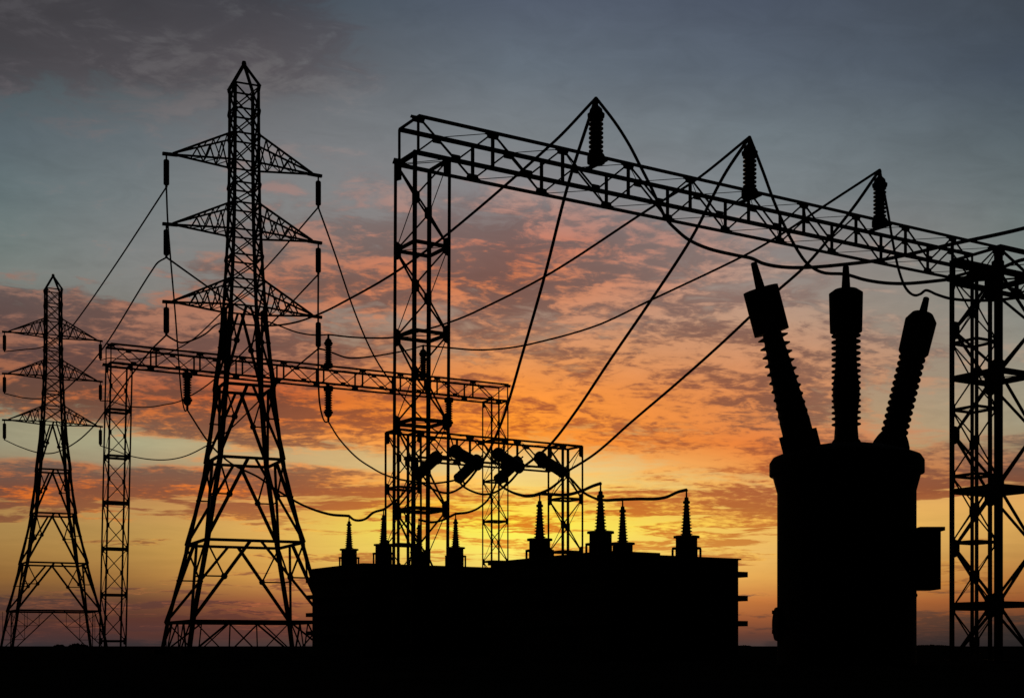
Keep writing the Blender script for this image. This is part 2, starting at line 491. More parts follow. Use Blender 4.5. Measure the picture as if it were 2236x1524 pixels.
# ------------------------------------------------------------------ transformers
def bushing(root, x, y, ztop, zl, k):
    """stepped turret with a tapering ribbed bushing on it"""
    b = MB()
    h = .95 * k
    prof = [(.155 * k, 0)]; n = 10
    for i in range(n):
        t = i / n; z = .06 * k + t * h; r = .135 * k * (1 - .5 * t); R = .185 * k * (1 - .45 * t)
        prof += [(r, z), (R, z + .012 * k), (R, z + .03 * k), (r, z + .045 * k)]
    zt = .06 * k + h
    prof += [(.065 * k, zt), (.11 * k, zt + .02 * k), (.11 * k, zt + .08 * k), (.07 * k, zt + .1 * k), (.06 * k, zt + .2 * k), (.03 * k, zt + .21 * k)]
    o = b.lathe(prof, (x, y, ztop), n=18).build('bushing', PORC, root)
    MB().lathe([(.40 * k, 0), (.40 * k, -.06 * k), (.33 * k, -.06 * k), (.33 * k, -.33 * k)][::-1], (x, y, ztop + .03), n=24).build('turret', PAINT, o)
    m = MB(); z1 = ztop - .32 * k
    m.lathe([(.45 * k, z1 - .05 - ztop), (.45 * k, z1 - ztop)], (x, y, ztop), n=24)
    m.lathe([(.34 * k, zl - ztop), (.34 * k, z1 - .05 - ztop)], (x, y, ztop), n=24)
    for s in (-1, 1):
        for c in (-1, 1):
            m.bar((x + s * .3 * k, y + c * .3 * k, zl), (x + s * .3 * k, y + c * .3 * k, z1 - .05), .05)
    m.build('turret_base', PAINT, o)
    MB().lathe([(.028 * k, 0), (.024 * k, .18 * k), (.04 * k, .19 * k), (.04 * k, .24 * k), (.01, .25 * k)], (x, y, ztop + zt + .2 * k), n=8).build('terminal', CAPM, o)
    return ztop + zt + .43 * k

def transformer(near, lu, lv, H, bu, bv, span, spanv, zfl, k, ribs, label, step):
    """near = near corner on the ground; lu, lv = sides along the beam direction and away"""
    th = .5561
    root = empty('power_transformer', (near[0], near[1], 0), th); tag(root, label, 'transformer', 'power transformers')
    H += HC; zfl += HC
    m = MB(); m.box(0, lu, 0, lv, .15, H - .1)
    m.build('tank', PAINT, root)
    MB().box(-.05, lu + .05, -.05, lv + .05, .004, .15).build('skid_base', PAINT, root)
    m = MB()
    m.box(-.1, step, -.08, lv + .08, H - .1, H); m.build('lid', PAINT, root)
    MB().box(step + .002, lu + .07, -.06, lv + .06, H - .1, H - .06).build('lid', PAINT, root)
    for z in ribs:
        m = MB(); z += HC; q = .2; e = .08
        m.box(-q, lu + q, -q, -.002, z - e, z + e); m.box(-q, lu + q, lv + .002, lv + q, z - e, z + e)
        m.box(-q, -.002, 0, lv, z - e, z + e); m.box(lu + .002, lu + q, 0, lv, z - e, z + e)
        m.build('stiffening_rib', PAINT, root)
    for yy in [lv * (j + .5) / 6 for j in range(6)]:
        MB().box(lu + .002, lu + .12, yy - .03, yy + .03, .3, H - .35).build('cooling_fin', PAINT, root)
    for xx in [lu * (j + .5) / 6 for j in range(6)]:
        MB().box(xx - .03, xx + .03, -.14, -.002, .3, H - .35).build('cooling_fin', PAINT, root)
    tops = []
    u = Vector((math.cos(th), math.sin(th), 0)); v = Vector((-math.sin(th), math.cos(th), 0))
    for (i, j) in ((0, 1), (0, 0), (1, 1), (1, 0)):          # left, near, far, right
        x, y = bu + i * span, bv + j * spanv
        zt = bushing(root, x, y, zfl, H - .08, k)
        tops.append(Vector((near[0], near[1], 0)) + u * x + v * y + Vector((0, 0, zt)))
    return tops
TR = transformer((2.68, 39.17), 4.8, 6.3, 2.67, .9, 1.6, 3.22, 3.28, 3.33, 1.0, (2.13, 1.42, .67),
                 'large black transformer tank beside the breaker tank, four ribbed bushings on top, the nearer one', 1.8)
TL = transformer((-5.57, 52.6), 5.6, 4.8, 3.12, 1.24, .85, 3.2, 3.1, 3.9, .95, (2.64, 1.98, 1.26, .52),
                 'black transformer tank at the foot of the large pylon, four smaller bushings, the farther one', 5.6)

# ------------------------------------------------------------------ breaker tank
TY = 30.0
pm = TY / F                                  # metres per photo pixel at the tank
tc = at(1847.5, HY, TY)
root = empty('circuit_breaker_tank', (tc.x, TY, 0))
tag(root, 'big round black breaker tank at right with three spreading ribbed bushings on its domed top', 'breaker tank')
zz = lambda y: (HY - y) * pm + HC
bd = MB().lathe([(148 * pm, 0), (148 * pm, zz(1075)), (159 * pm, zz(1034))], n=64, smooth=False)
bd.build('tank', PAINT, root)
MB().lathe([(158 * pm, zz(1038)), (165 * pm, zz(1036)), (165 * pm, zz(1010)), (158 * pm, zz(999)), (140 * pm, zz(992)), (120 * pm, zz(986)), (95 * pm, zz(979)), (55 * pm, zz(972)), (20 * pm, zz(969))], n=64).build('dome_lid', PAINT, root)
cab = MB().box(146 * pm, 193 * pm, -.45, .35, zz(1288), zz(1162)).build('control_cabinet', PAINT, root)
MB().box(146.5 * pm, 200 * pm, -.52, .42, zz(1162), zz(1154)).build('cabinet_roof', PAINT, cab)
MB().box(154 * pm, 188 * pm, -.47, -.452, zz(1280), zz(1170)).build('cabinet_door', PAINT, cab)
MB().lathe([(.03, 0), (.05, .02), (.05, .06), (.02, .08)], (147.5 * pm, 0, zz(1299)), (1, 0, 0), 10).build('drain_plug', CAPM, root)
mh = MB().lathe([(38 * pm, 0), (36 * pm, 7 * pm), (24 * pm, 10 * pm)], (-147.5 * pm, 0, zz(1362)), (-1, 0, 0), 28).build('manhole_cover', PAINT, root)
for y in (1336, 1379):
    MB().box(-161 * pm, -147 * pm, -.06, .06, zz(y + 4), zz(y - 4)).build('hinge_lug', CAPM, mh)

def big_bushing(base, top, dy0, dy1, kind, k=1.0):
    """base, top = photo positions of the axis ends; sizes in photo pixels"""
    p = at(*base, TY + dy0) - Vector((tc.x, TY, 0)); q = at(*top, TY + dy1) - Vector((tc.x, TY, 0))
    d = q - p; L = d.length; d.normalize(); e = pm * k
    Z = lambda t: L * t
    n = {'cone': 12, 'barrel': 17, 'zig': 13}[kind]
    t0, t1 = .09, .655
    prof = [((27 if kind != 'cone' else 33) * e, 0)]
    for i in range(n):
        t = t0 + (t1 - t0) * (i + .5) / n; s = (t1 - t0) / n; f = (t - t0) / (t1 - t0)
        if kind == 'cone': r, R = (33 - 14 * f) * e, 32.5 * e
        elif kind == 'barrel':
            r, R = (22.5 + (6.5 * math.exp(-((f - .36) / .2) ** 2) if f > .16 else 2)) * e, 31.5 * e
            R = max(R, r + .5 * e)
        else: r, R = 22.5 * e, 29.5 * e
        hw = .5 if kind == 'zig' else .24
        prof += [(r, Z(t - s * .5)), (r, Z(t - s * hw)) if kind != 'zig' else (r, Z(t - s * .48)), (max(r, R), Z(t - s * .06)), (max(r, R), Z(t + s * .08)), (r, Z(t + s * (.26 if kind != 'zig' else .46)))]
    prof += [(20 * e, Z(t1 + .03))]
    o = MB().lathe(prof, p, d, 32).build('bushing', PORC, root)
    if kind == 'cone': hp = [(37.5 * e, Z(.612)), (37.5 * e, Z(.853))]
    elif kind == 'barrel': hp = [(24 * e, Z(.634)), (34.5 * e, Z(.628)), (36.5 * e, Z(.845)), (25 * e, Z(.866))]
    else: hp = [(24 * e, Z(.60)), (33 * e, Z(.635)), (34.5 * e, Z(.84)), (24 * e, Z(.885)), (10 * e, Z(.895))]
    MB().lathe(hp, p, d, 36).build('head_tank', PAINT, o)
    MB().lathe([(10.5 * e, Z(.84)), (6.8 * e, Z(.995)), (5 * e, Z(1.0))], p, d, 16).build('terminal', CAPM, o)
    if kind == 'cone': cp = [(41 * e, Z(-.06)), (41 * e, Z(.055)), (34 * e, Z(.056))]
    elif kind == 'barrel': cp = [(33 * e, Z(-.05)), (33 * e, Z(.0)), (28 * e, Z(.02))]
    else: cp = [(40 * e, Z(-.06)), (40 * e, Z(.02)), (34 * e, Z(.06)), (29 * e, Z(.085)), (24 * e, Z(.09))]
    MB().lathe(cp, p, d, 32).build('collar', PAINT, o)
    return q + Vector((tc.x, TY, 0))
KB1 = big_bushing((1747, 966), (1645.5, 573), -.35, -.7, 'cone')
KB2 = big_bushing((1848, 968), (1847, 581), 0, 0, 'barrel')
KB3 = big_bushing((1945, 978), (2023, 650), .3, .7, 'zig', 1.0)

# ------------------------------------------------------------------ wires
def wire(name, label, A, B, trace, r, group, cat='wire'):
    A = Vector(A); B = Vector(B); dx, dy = B.x - A.x, B.y - A.y
    pts = [A]; N = len(trace); last = 0.0
    for i, (x, y) in enumerate(trace):
        k = (x - CX) / F; den = dx - k * dy
        s = (k * A.y - A.x) / den if abs(den) > 1e-6 else (i + 1) / (N + 1)
        s = min(max(s, last + .002), 1 - .002 * (N - i)); last = s
        pts.append(at(x, y, A.y + s * dy))
    pts.append(B)
    out = []
    for i in range(len(pts) - 1):
        p0 = pts[max(i - 1, 0)]; p1 = pts[i]; p2 = pts[i + 1]; p3 = pts[min(i + 2, len(pts) - 1)]
        l1 = max((p2 - p1).length, 1e-4)
        m1 = (p2 - p0) / max((p1 - p0).length + l1, 1e-4) * l1 if i else (p2 - p1)
        m2 = (p3 - p1) / max((p3 - p2).length + l1, 1e-4) * l1 if i < len(pts) - 2 else (p2 - p1)
        for j in range(8):
            t = j / 8; t2 = t * t; t3 = t2 * t
            out.append(p1 * (2 * t3 - 3 * t2 + 1) + m1 * (t3 - 2 * t2 + t) + p2 * (-2 * t3 + 3 * t2) + m2 * (t3 - t2))
    out.append(pts[-1])
    o0 = out[0].copy()
    o = MB().tube([p - o0 for p in out], r).build(name, WIRE); o.location = o0
    return tag(o, label, cat, group)

GP = 'line wires between the two pylons'
spans = [(0, 0, 'top left', [(55, 763), (94, 757), (143, 723), (162, 707), (251, 580)]),
         (1, 0, 'middle left', [(55, 869), (96, 869), (143, 850), (226, 759), (339, 580)]),
         (2, 0, 'bottom left', [(40, 974), (83, 988), (121, 988), (165, 966), (204, 931), (234, 891), (325, 770)]),
         (0, 1, 'top right', [(239, 782), (279, 785), (342, 778), (377, 767), (420, 742), (450, 716), (582, 583)]),
         (1, 1, 'middle right', [(240, 876), (279, 887), (322, 889), (357, 884), (397, 874), (466, 830), (596, 703)]),
         (2, 1, 'bottom right', [(250, 983), (287, 996), (346, 1004), (397, 998), (446, 976), (501, 938), (602, 840)])]
for i, j, w, tr in spans:
    wire('line_wire', f'thin sagging wire joining the {w} arms of the two pylons', IB2[i][j], IB1[i][j], tr, .043, GP)

GJ = 'wires from the large pylon to the far gantry'
wire('line_wire', 'wire dropping from the large pylon\'s top left arm to the leftmost hanging insulator', IB1[0][0], BOT2[0], [(366, 480), (372, 560), (383, 690), (391, 800), (396, 860), (403, 895)], .045, GJ)
wire('line_wire', 'wire dropping from the large pylon\'s top right arm to the rightmost hanging insulator', IB1[0][1], BOT2[2], [(728, 545), (774, 680), (814, 772), (856, 837), (921, 913), (955, 942)], .05, GJ)
wire('line_wire', 'wire dropping from the large pylon\'s middle right arm to the middle hanging insulator', IB1[1][1], BOT2[1], [(694.6, 690), (694.9, 780), (695.2, 830), (697, 870), (702, 902), (709, 920)], .05, GJ)
wire('line_wire', 'slack wire from the large pylon\'s bottom left arm to the insulator seen through its body', IB1[2][0], TOP2[0], [(378, 741), (395, 748), (420, 743), (450, 728), (471, 710)], .05, GJ)
wire('line_wire', 'slack wire from the large pylon\'s middle left arm passing behind its body', IB1[1][0], TOP2[1], [(450, 624), (490, 652), (560, 692), (609, 711), (650, 726), (689, 732)], .05, GJ)
wire('line_wire', 'slack wire from the large pylon\'s bottom right arm to the insulator inside the gantry column', IB1[2][1], TOP2[2], [(709, 764), (728, 771), (753, 780), (774, 782), (814, 778), (858, 771), (896, 763)], .05, GJ)

GW = 'long wires from the tall gantry to the far gantry'
wire('overhead_cable', 'cable from the highest post insulator running down left behind the large pylon', TOP1[0], TOP2[0], [(1210, 310), (985, 505), (860, 597), (740, 665), (694, 687), (645, 704), (592, 711), (520, 708)], .056, GW)
wire('overhead_cable', 'cable from the middle post insulator sagging left to the insulator beside the large pylon', TOP1[1], TOP2[1], [(1520, 393), (1420, 455), (1200, 598), (1040, 680), (984, 703), (911, 725), (858, 737), (808, 738), (766, 736)], .056, GW)
wire('overhead_cable', 'cable from the lowest post insulator sagging left to the insulator inside the gantry column', TOP1[2], TOP2[2], [(1800, 450), (1690, 522), (1610, 566), (1420, 656), (1300, 712), (1160, 751), (1100, 761), (1040, 764), (976, 759)], .056, GW)

GV = 'steep cables from the tall gantry to the low gantry'
wire('overhead_cable', 'steep cable from the highest post insulator down to the left strain insulator', TOP1[0], SN[0], [(1240, 405), (1190, 600), (1140, 775), (1103, 900), (1071, 978)], .068, GV)
wire('overhead_cable', 'steep cable from the middle post insulator down to the middle strain insulator', TOP1[1], SN[1], [(1580, 385), (1510, 520), (1420, 658), (1335, 782), (1256, 900), (1200, 972)], .066, GV)
wire('overhead_cable', 'slanting cable from the lowest post insulator down to the right strain insulator', TOP1[2], SN[2], [(1860, 458), (1764, 575), (1690, 642), (1580, 746), (1480, 835), (1380, 920), (1300, 990)], .066, GV)

GK = 'thick cables from the tall gantry past the breaker tank'
FR = [at(2760, 360, 36.0), at(2760, 470, 36.0), at(2760, 610, 36.0)]
wire('thick_cable', 'thick cable looping from the highest post insulator across the left and centre bushing tips', TOP1[0], FR[0], [(1343, 268), (1373, 315), (1396, 359), (1423, 412), (1452, 474), (1476, 501), (1506, 525), (1550, 544), (1609, 558), (1640, 564), (1668, 576), (1706, 583), (1756, 584.5), (1830, 579), (1940, 565), (2080, 533), (2231, 500)], .058, GK, 'cable')
wire('thick_cable', 'thick cable looping from the middle post insulator past the centre bushing tip', TOP1[1], FR[1], [(1665, 372), (1690, 440), (1720, 508), (1750, 560), (1770, 582), (1800, 596), (1845, 599), (1888, 611), (1933, 618), (1985, 619), (2075, 610), (2125, 604), (2180, 588), (2231, 568)], .058, GK, 'cable')
wire('thick_cable', 'thick cable dipping from the lowest post insulator to the right bushing tip', TOP1[2], FR[2], [(1939, 465), (1948, 520), (1960, 580), (1973, 620), (1985, 638), (1998, 645), (2010, 642), (2022, 634), (2045, 643), (2075, 652), (2120, 656), (2180, 655), (2231, 649)], .054, GK, 'cable')

GL = 'jumper loops under the low gantry'
wire('jumper_cable', 'sagging jumper loop under the left pair of strain insulators', SF[0], SN[0], [(921, 1054), (942, 1066), (965, 1075), (985, 1075), (1008, 1063), (1026, 1045)], .06, GL, 'cable')
wire('jumper_cable', 'sagging jumper loop under the middle pair of strain insulators', SF[1], SN[1], [(1011, 1061), (1030, 1072), (1055, 1079), (1077, 1076), (1096, 1066), (1115, 1050)], .06, GL, 'cable')
wire('jumper_cable', 'jumper from the right far strain insulator down to the leftmost bushing of the nearer transformer', SF[2], TR[0], [(1094, 1060), (1115, 1073), (1143, 1082), (1162, 1082)], .058, GL, 'cable')
wire('jumper_cable', 'jumper from the right near strain insulator down to the leftmost bushing of the nearer transformer', SN[2], TR[0], [(1227, 1045), (1213, 1058), (1199, 1068)], .055, GL, 'cable')
GB = 'connecting cables on the transformers'
wire('jumper_cable', 'cable between the two left bushings of the nearer transformer', TR[0], TR[1], [(1203, 1079), (1237, 1080), (1269, 1072), (1294, 1061)], .05, GB, 'cable')
wire('jumper_cable', 'cable from the right strain insulator dipping to the short bushing of the nearer transformer', SN[2], TR[2], [(1250, 1049), (1272, 1073), (1300, 1088), (1322, 1092), (1343, 1091)], .055, GB, 'cable')
wire('jumper_cable', 'cable between the two right bushings of the nearer transformer', TR[2], TR[3], [(1395, 1089), (1430, 1089), (1455, 1085), (1480, 1074)], .05, GB, 'cable')
wire('jumper_cable', 'cable from the leftmost hanging insulator down behind the pylon legs to the farther transformer', BOT2[0], TL[0], [(449, 957), (476, 988), (510, 1015), (563, 1041), (602, 1068), (660, 1102), (717, 1122)], .055, GB, 'cable')
wire('jumper_cable', 'cable between the two left bushings of the farther transformer', TL[0], TL[1], [(772, 1134), (785, 1136), (799, 1132), (815, 1119)], .05, GB, 'cable')
wire('jumper_cable', 'cable rising from the farther transformer behind the gantry column to the left strain insulator', TL[1], SF[0], [(855, 1100), (876, 1082), (893, 1060)], .05, GB, 'cable')
wire('jumper_cable', 'cable between the two right bushings of the farther transformer', TL[2], TL[3], [(930, 1138), (944, 1140), (967, 1135)], .05, GB, 'cable')
wire('jumper_cable', 'cable rising from the farther transformer\'s right bushing to the right strain insulator', TL[3], SF[2], [(1000, 1121), (1023, 1118), (1046, 1108), (1068, 1087)], .052, GB, 'cable')
wire('jumper_cable', 'cable from the middle hanging insulator down to the middle strain insulator', BOT2[1], SF[1], [(740, 957), (778, 998), (820, 1026), (840, 1036), (876, 1047), (942, 1055), (974, 1052)], .055, GB, 'cable')
wire('jumper_cable', 'short cable dropping from the right hanging insulator to the left jumper loop', BOT2[2], SN[0] + Vector((-.8, .3, -1.0)), [(990, 975), (995, 1000), (1005, 1025)], .05, GB, 'cable')

# ------------------------------------------------------------------ sky
def lin(c):
    return tuple(((v / 255) / 12.92 if v <= 10.31 else (((v / 255) + .055) / 1.055) ** 2.4) for v in c)
XS = (0, 290, 580, 1118, 1656, 2228)
YG = (0, 150, 300, 430, 540, 620, 700, 780, 860, 920, 970, 1020, 1070, 1110, 1150, 1200, 1260, 1310, 1350, 1385, 1409)
CLEAR = {
 0: [(66,74,80),(74,85,90),(88,100,106),(99,113,115),(112,123,120),(122,126,120),(128,126,118),(135,128,112),(145,138,115),(150,145,118),(152,145,118),(150,130,100),(165,125,80),(172,130,75),(168,132,75),(162,122,66),(140,98,52),(105,70,50),(88,54,44),(80,50,46),(66,52,54)],
 290: [(68,76,82),(80,86,90),(98,107,112),(112,120,122),(124,127,126),(128,128,124),(130,125,116),(140,128,112),(152,140,115),(165,155,122),(170,165,130),(160,142,112),(185,130,80),(190,145,85),(185,145,80),(180,138,72),(160,114,60),(104,68,50),(88,54,45),(82,50,47),(66,52,54)],
 580: [(70,80,88),(92,94,98),(115,117,120),(128,130,130),(134,132,130),(138,130,124),(146,130,118),(150,132,116),(165,140,112),(185,150,110),(195,170,125),(195,160,110),(215,150,85),(222,160,85),(222,172,90),(216,166,82),(205,148,74),(158,94,58),(116,67,50),(88,55,50),(62,52,54)],
 1118: [(82,91,106),(97,107,117),(118,124,128),(136,132,134),(152,134,128),(160,138,124),(172,140,120),(196,150,112),(235,165,90),(245,165,75),(240,180,95),(236,205,135),(250,216,116),(255,224,78),(255,246,84),(255,238,104),(240,200,105),(215,150,75),(165,95,55),(100,60,50),(64,52,52)],
 1656: [(74,83,98),(86,96,108),(108,118,124),(120,127,130),(142,134,132),(155,140,132),(168,145,128),(180,148,120),(190,150,115),(200,155,110),(215,165,110),(230,180,110),(238,190,110),(240,185,95),(242,190,95),(236,186,100),(225,165,82),(195,118,60),(150,85,52),(95,58,50),(62,54,56)],
 2228: [(62,70,80),(68,78,90),(84,95,101),(102,112,114),(114,123,120),(124,129,123),(138,137,128),(148,142,127),(156,148,126),(160,150,124),(165,145,112),(185,145,100),(222,165,95),(222,168,92),(212,162,86),(196,146,76),(178,118,60),(148,84,46),(100,60,42),(46,42,42),(36,37,40)]}
DARK = {
 0: [(64,62,66),(70,68,72),(85,85,90),(100,95,98),(100,88,88),(96,84,82),(98,76,72),(92,68,64),(105,75,62),(120,95,80),(112,98,85),(106,88,78),(120,75,58),(130,82,58),(130,88,56),(120,85,55),(95,68,52),(76,56,50),(76,48,44),(70,48,48),(50,46,50)],
 580: [(64,64,70),(84,80,84),(105,104,107),(118,114,114),(120,108,104),(122,92,82),(122,92,82),(118,82,72),(125,74,56),(135,82,60),(140,95,70),(130,92,72),(150,88,60),(165,100,62),(175,115,65),(170,115,65),(150,95,62),(105,62,54),(95,55,48),(78,50,50),(48,44,48)],
 1118: [(80,86,98),(94,98,105),(112,112,116),(122,110,110),(122,92,86),(120,86,78),(130,96,84),(150,100,76),(178,96,58),(192,100,50),(198,106,52),(200,125,66),(200,112,54),(214,122,46),(222,132,46),(226,150,62),(190,125,65),(150,90,56),(120,70,50),(80,52,50),(50,46,48)],
 1656: [(70,78,92),(82,92,104),(104,113,119),(116,119,122),(132,118,114),(138,114,106),(136,104,93),(140,95,76),(143,91,70),(145,94,70),(165,92,60),(182,98,58),(172,98,60),(180,106,58),(198,122,58),(200,132,66),(170,110,64),(112,82,68),(110,68,52),(80,54,50),(50,46,50)],
 2228: [(70,66,68),(66,75,86),(80,90,97),(98,106,108),(110,116,114),(115,118,114),(118,112,108),(130,118,108),(135,118,102),(128,108,90),(118,98,82),(112,82,68),(135,78,54),(185,120,70),(180,125,70),(170,120,66),(150,98,54),(110,68,46),(70,52,44),(38,37,38),(32,33,36)]}
LIT = {
 0: [(72,70,74),(82,79,83),(98,95,98),(120,112,112),(130,118,114),(140,110,98),(150,105,88),(150,98,76),(180,108,70),(195,125,75),(165,140,110),(165,108,76),(222,112,48),(200,108,56),(185,130,72),(175,125,68),(150,100,56),(110,72,54),(95,58,48),(84,52,48),(60,50,52)],
 580: [(76,77,82),(96,93,95),(118,116,117),(150,122,116),(160,125,110),(185,115,88),(180,125,100),(165,112,90),(195,95,55),(225,120,60),(235,160,90),(228,126,66),(242,130,56),(240,145,64),(235,170,85),(225,165,80),(215,150,78),(190,105,70),(150,82,58),(100,60,54),(60,50,52)],
 1118: [(90,96,108),(105,112,120),(130,130,132),(165,136,128),(205,120,90),(215,125,80),(205,140,105),(225,150,95),(250,151,68),(255,153,60),(252,152,62),(250,205,120),(252,205,100),(254,210,70),(255,240,85),(255,230,105),(245,200,100),(220,150,75),(170,100,58),(105,62,52),(64,52,52)],
 1656: [(78,87,102),(92,102,113),(114,122,127),(132,131,132),(165,138,128),(178,148,132),(188,150,125),(205,143,104),(214,136,86),(222,136,80),(230,130,68),(235,150,80),(240,175,95),(240,170,85),(246,195,90),(242,190,95),(228,165,82),(195,118,60),(150,85,52),(95,58,50),(60,52,54)],
 2228: [(78,72,74),(74,82,92),(90,98,104),(106,114,116),(120,126,122),(132,132,126),(150,140,130),(165,145,125),(165,145,120),(165,140,115),(165,130,98),(170,110,78),(220,130,75),(235,165,88),(222,165,88),(200,148,78),(180,118,60),(148,84,46),(100,60,42),(50,44,44),(40,38,40)]}
for T in (DARK, LIT): T[290] = [tuple((a + b) / 2 for a, b in zip(p, q)) for p, q in zip(T[0], T[580])]
COV = {
 0: [(0,.9),(150,.68),(230,.34),(300,.25),(430,.15),(560,.15),(620,.5),(660,.8),(700,.95),(860,.9),(900,.55),(930,.2),(970,.12),(1005,.45),(1025,.75),(1070,.85),(1105,.7),(1130,.15),(1200,.05),(1270,.1),(1300,.6),(1350,.7),(1409,.6)],
 290: [(0,.78),(150,.74),(230,.45),(300,.3),(430,.2),(560,.15),(640,.4),(700,.8),(780,.9),(860,.95),(910,.9),(940,.5),(960,.1),(1000,.2),(1020,.6),(1070,.9),(1110,.7),(1140,.15),(1250,.05),(1290,.5),(1330,.8),(1409,.7)],
 580: [(0,.55),(100,.75),(170,.75),(250,.48),(330,.45),(430,.45),(540,.58),(600,.78),(700,.65),(780,.7),(860,.95),(930,.9),(970,.75),(1000,.4),(1030,.7),(1070,.8),(1110,.6),(1150,.3),(1200,.15),(1250,.15),(1285,.6),(1330,.6),(1409,.5)],
 1118: [(0,.0),(150,.0),(300,.15),(400,.42),(460,.62),(500,.78),(560,.95),(640,.9),(700,.72),(780,.78),(860,.82),(920,.85),(970,.72),(1020,.3),(1060,.55),(1085,.85),(1110,.52),(1150,.48),(1200,.42),(1240,.35),(1300,.3),(1409,.3)],
 1656: [(0,.0),(150,.0),(300,.0),(400,.05),(480,.32),(540,.52),(620,.62),(700,.72),(780,.78),(860,.8),(920,.78),(970,.92),(1020,.75),(1050,.5),(1090,.82),(1120,.62),(1170,.62),(1210,.4),(1250,.05),(1290,.2),(1310,.22),(1350,.2),(1409,.4)],
 2228: [(0,.25),(60,.0),(300,.0),(600,.05),(680,.25),(740,.3),(800,.35),(860,.2),(920,.25),(960,.6),(1020,.9),(1060,.9),(1080,.5),(1100,.1),(1200,.05),(1340,.3),(1370,.8),(1409,.9)]}

W = bpy.data.worlds.new('World'); S.world = W; W.use_nodes = True
nt = W.node_tree; nt.nodes.clear(); LK = nt.links.new
def M(op, a, b=None, c=None):
    n = nt.nodes.new('ShaderNodeMath'); n.operation = op
    for i, v in enumerate((a, b, c)):
        if v is None: continue
        if isinstance(v, (int, float)): n.inputs[i].default_value = v
        else: LK(v, n.inputs[i])
    return n.outputs[0]
def MR(v, a, b, c, d, smooth=False):
    n = nt.nodes.new('ShaderNodeMapRange'); n.clamp = True
    if smooth: n.interpolation_type = 'SMOOTHSTEP'
    LK(v, n.inputs[0])
    for i, x in zip((1, 2, 3, 4), (a, b, c, d)): n.inputs[i].default_value = x
    return n.outputs[0]
def MIX(f, a, b, mode='MIX'):
    n = nt.nodes.new('ShaderNodeMix'); n.data_type = 'RGBA'; n.blend_type = mode
    if isinstance(f, (int, float)): n.inputs[0].default_value = f
    else: LK(f, n.inputs[0])
    for i, v in ((6, a), (7, b)):
        if isinstance(v, tuple): n.inputs[i].default_value = v
        else: LK(v, n.inputs[i])
    return n.outputs[2]
def XYZ(x, y, z):
    n = nt.nodes.new('ShaderNodeCombineXYZ')
    for i, v in enumerate((x, y, z)):
        if isinstance(v, (int, float)): n.inputs[i].default_value = v
        else: LK(v, n.inputs[i])
    return n.outputs[0]
def NOISE(vec, scale, detail=8, rough=.55, dist=0.0):
    n = nt.nodes.new('ShaderNodeTexNoise'); n.inputs['Scale'].default_value = scale
    n.inputs['Detail'].default_value = detail; n.inputs['Roughness'].default_value = rough
    n.inputs['Distortion'].default_value = dist
    LK(vec, n.inputs['Vector']); return n.outputs['Fac']
tcn = nt.nodes.new('ShaderNodeTexCoord')
sep = nt.nodes.new('ShaderNodeSeparateXYZ'); LK(tcn.outputs['Generated'], sep.inputs[0])
dx, dy, dz = sep.outputs
az = M('ARCTAN2', dx, dy)                         # azimuth from the sunset, radians
el = M('ARCSINE', dz)
# cloud sheet seen in perspective
den = M('ADD', M('MAXIMUM', dz, 0.0), .16)
cxp = M('DIVIDE', dx, den); cyp = M('DIVIDE', dy, den)
# gentle warp so that band edges wander
wv = XYZ(M('MULTIPLY', az, 6.0), M('MULTIPLY', el, 22.0), 0.0)
warp = M('SUBTRACT', NOISE(wv, 1.0, 5, .6), .5)
slope = M('MULTIPLY', az, .10)                    # bands dip towards the right
elw = M('ADD', el, M('MULTIPLY', warp, .018))
AZ = [math.atan((x - CX) / F) for x in XS]
def elof(x, y): return math.atan((HY - y) / F * math.cos(math.atan((x - CX) / F)))
EMAX = .46
wts = [MR(az, AZ[i], AZ[i + 1], 0, 1) for i in range(5)]
def ramp(stops, e):
    n = nt.nodes.new('ShaderNodeValToRGB'); cr = n.color_ramp
    st = sorted(stops)
    cr.elements[0].position = st[0][0]; cr.elements[0].color = (*st[0][1], 1)
    cr.elements[1].position = st[-1][0]; cr.elements[1].color = (*st[-1][1], 1)
    for p, c in st[1:-1]:
        q = cr.elements.new(p); q.color = (*c, 1)
    LK(M('DIVIDE', e, EMAX), n.inputs[0]); return n.outputs[0]
def field(T, e, cov=False):
    cur = None
    for i, x in enumerate(XS):
        if cov: st = [(elof(x, y) / EMAX, (v, v, v)) for y, v in T[x]]
        else: st = [(elof(x, y) / EMAX, lin(c)) for y, c in zip(YG, T[x])]
        r = ramp(st, e)
        cur = r if cur is None else MIX(wts[i - 1], cur, r)
    return cur
clear = field(CLEAR, el); dark = field(DARK, elw); lit = field(LIT, elw); cov = field(COV, elw, True)
covb = nt.nodes.new('ShaderNodeRGBToBW'); LK(cov, covb.inputs[0]); covv = M('SUBTRACT', M('MULTIPLY', covb.outputs[0], 1.4), .27)
ca, sa = math.cos(.18), math.sin(.18)
rx = M('ADD', M('MULTIPLY', cxp, ca), M('MULTIPLY', cyp, sa)); ry = M('SUBTRACT', M('MULTIPLY', cyp, ca), M('MULTIPLY', cxp, sa))
n1 = NOISE(XYZ(M('MULTIPLY', rx, .85), M('MULTIPLY', ry, 1.15), 1.7), 2.6, 8, .55, .3)       # cloud masses
n2 = NOISE(XYZ(M('MULTIPLY', rx, 1.0), M('MULTIPLY', ry, 1.35), 5.1), 11.5, 9, .63, .6)        # mottling and wisps
n3 = NOISE(XYZ(M('MULTIPLY', az, 11.0), M('MULTIPLY', elw, 120.0), 3.0), 1.0, 8, .6, .3)   # flat streaks near the horizon
n4 = NOISE(XYZ(M('MULTIPLY', rx, 1.0), M('MULTIPLY', ry, 1.2), 9.4), 4.5, 6, .5, .4)         # what part of a cloud the sun reaches
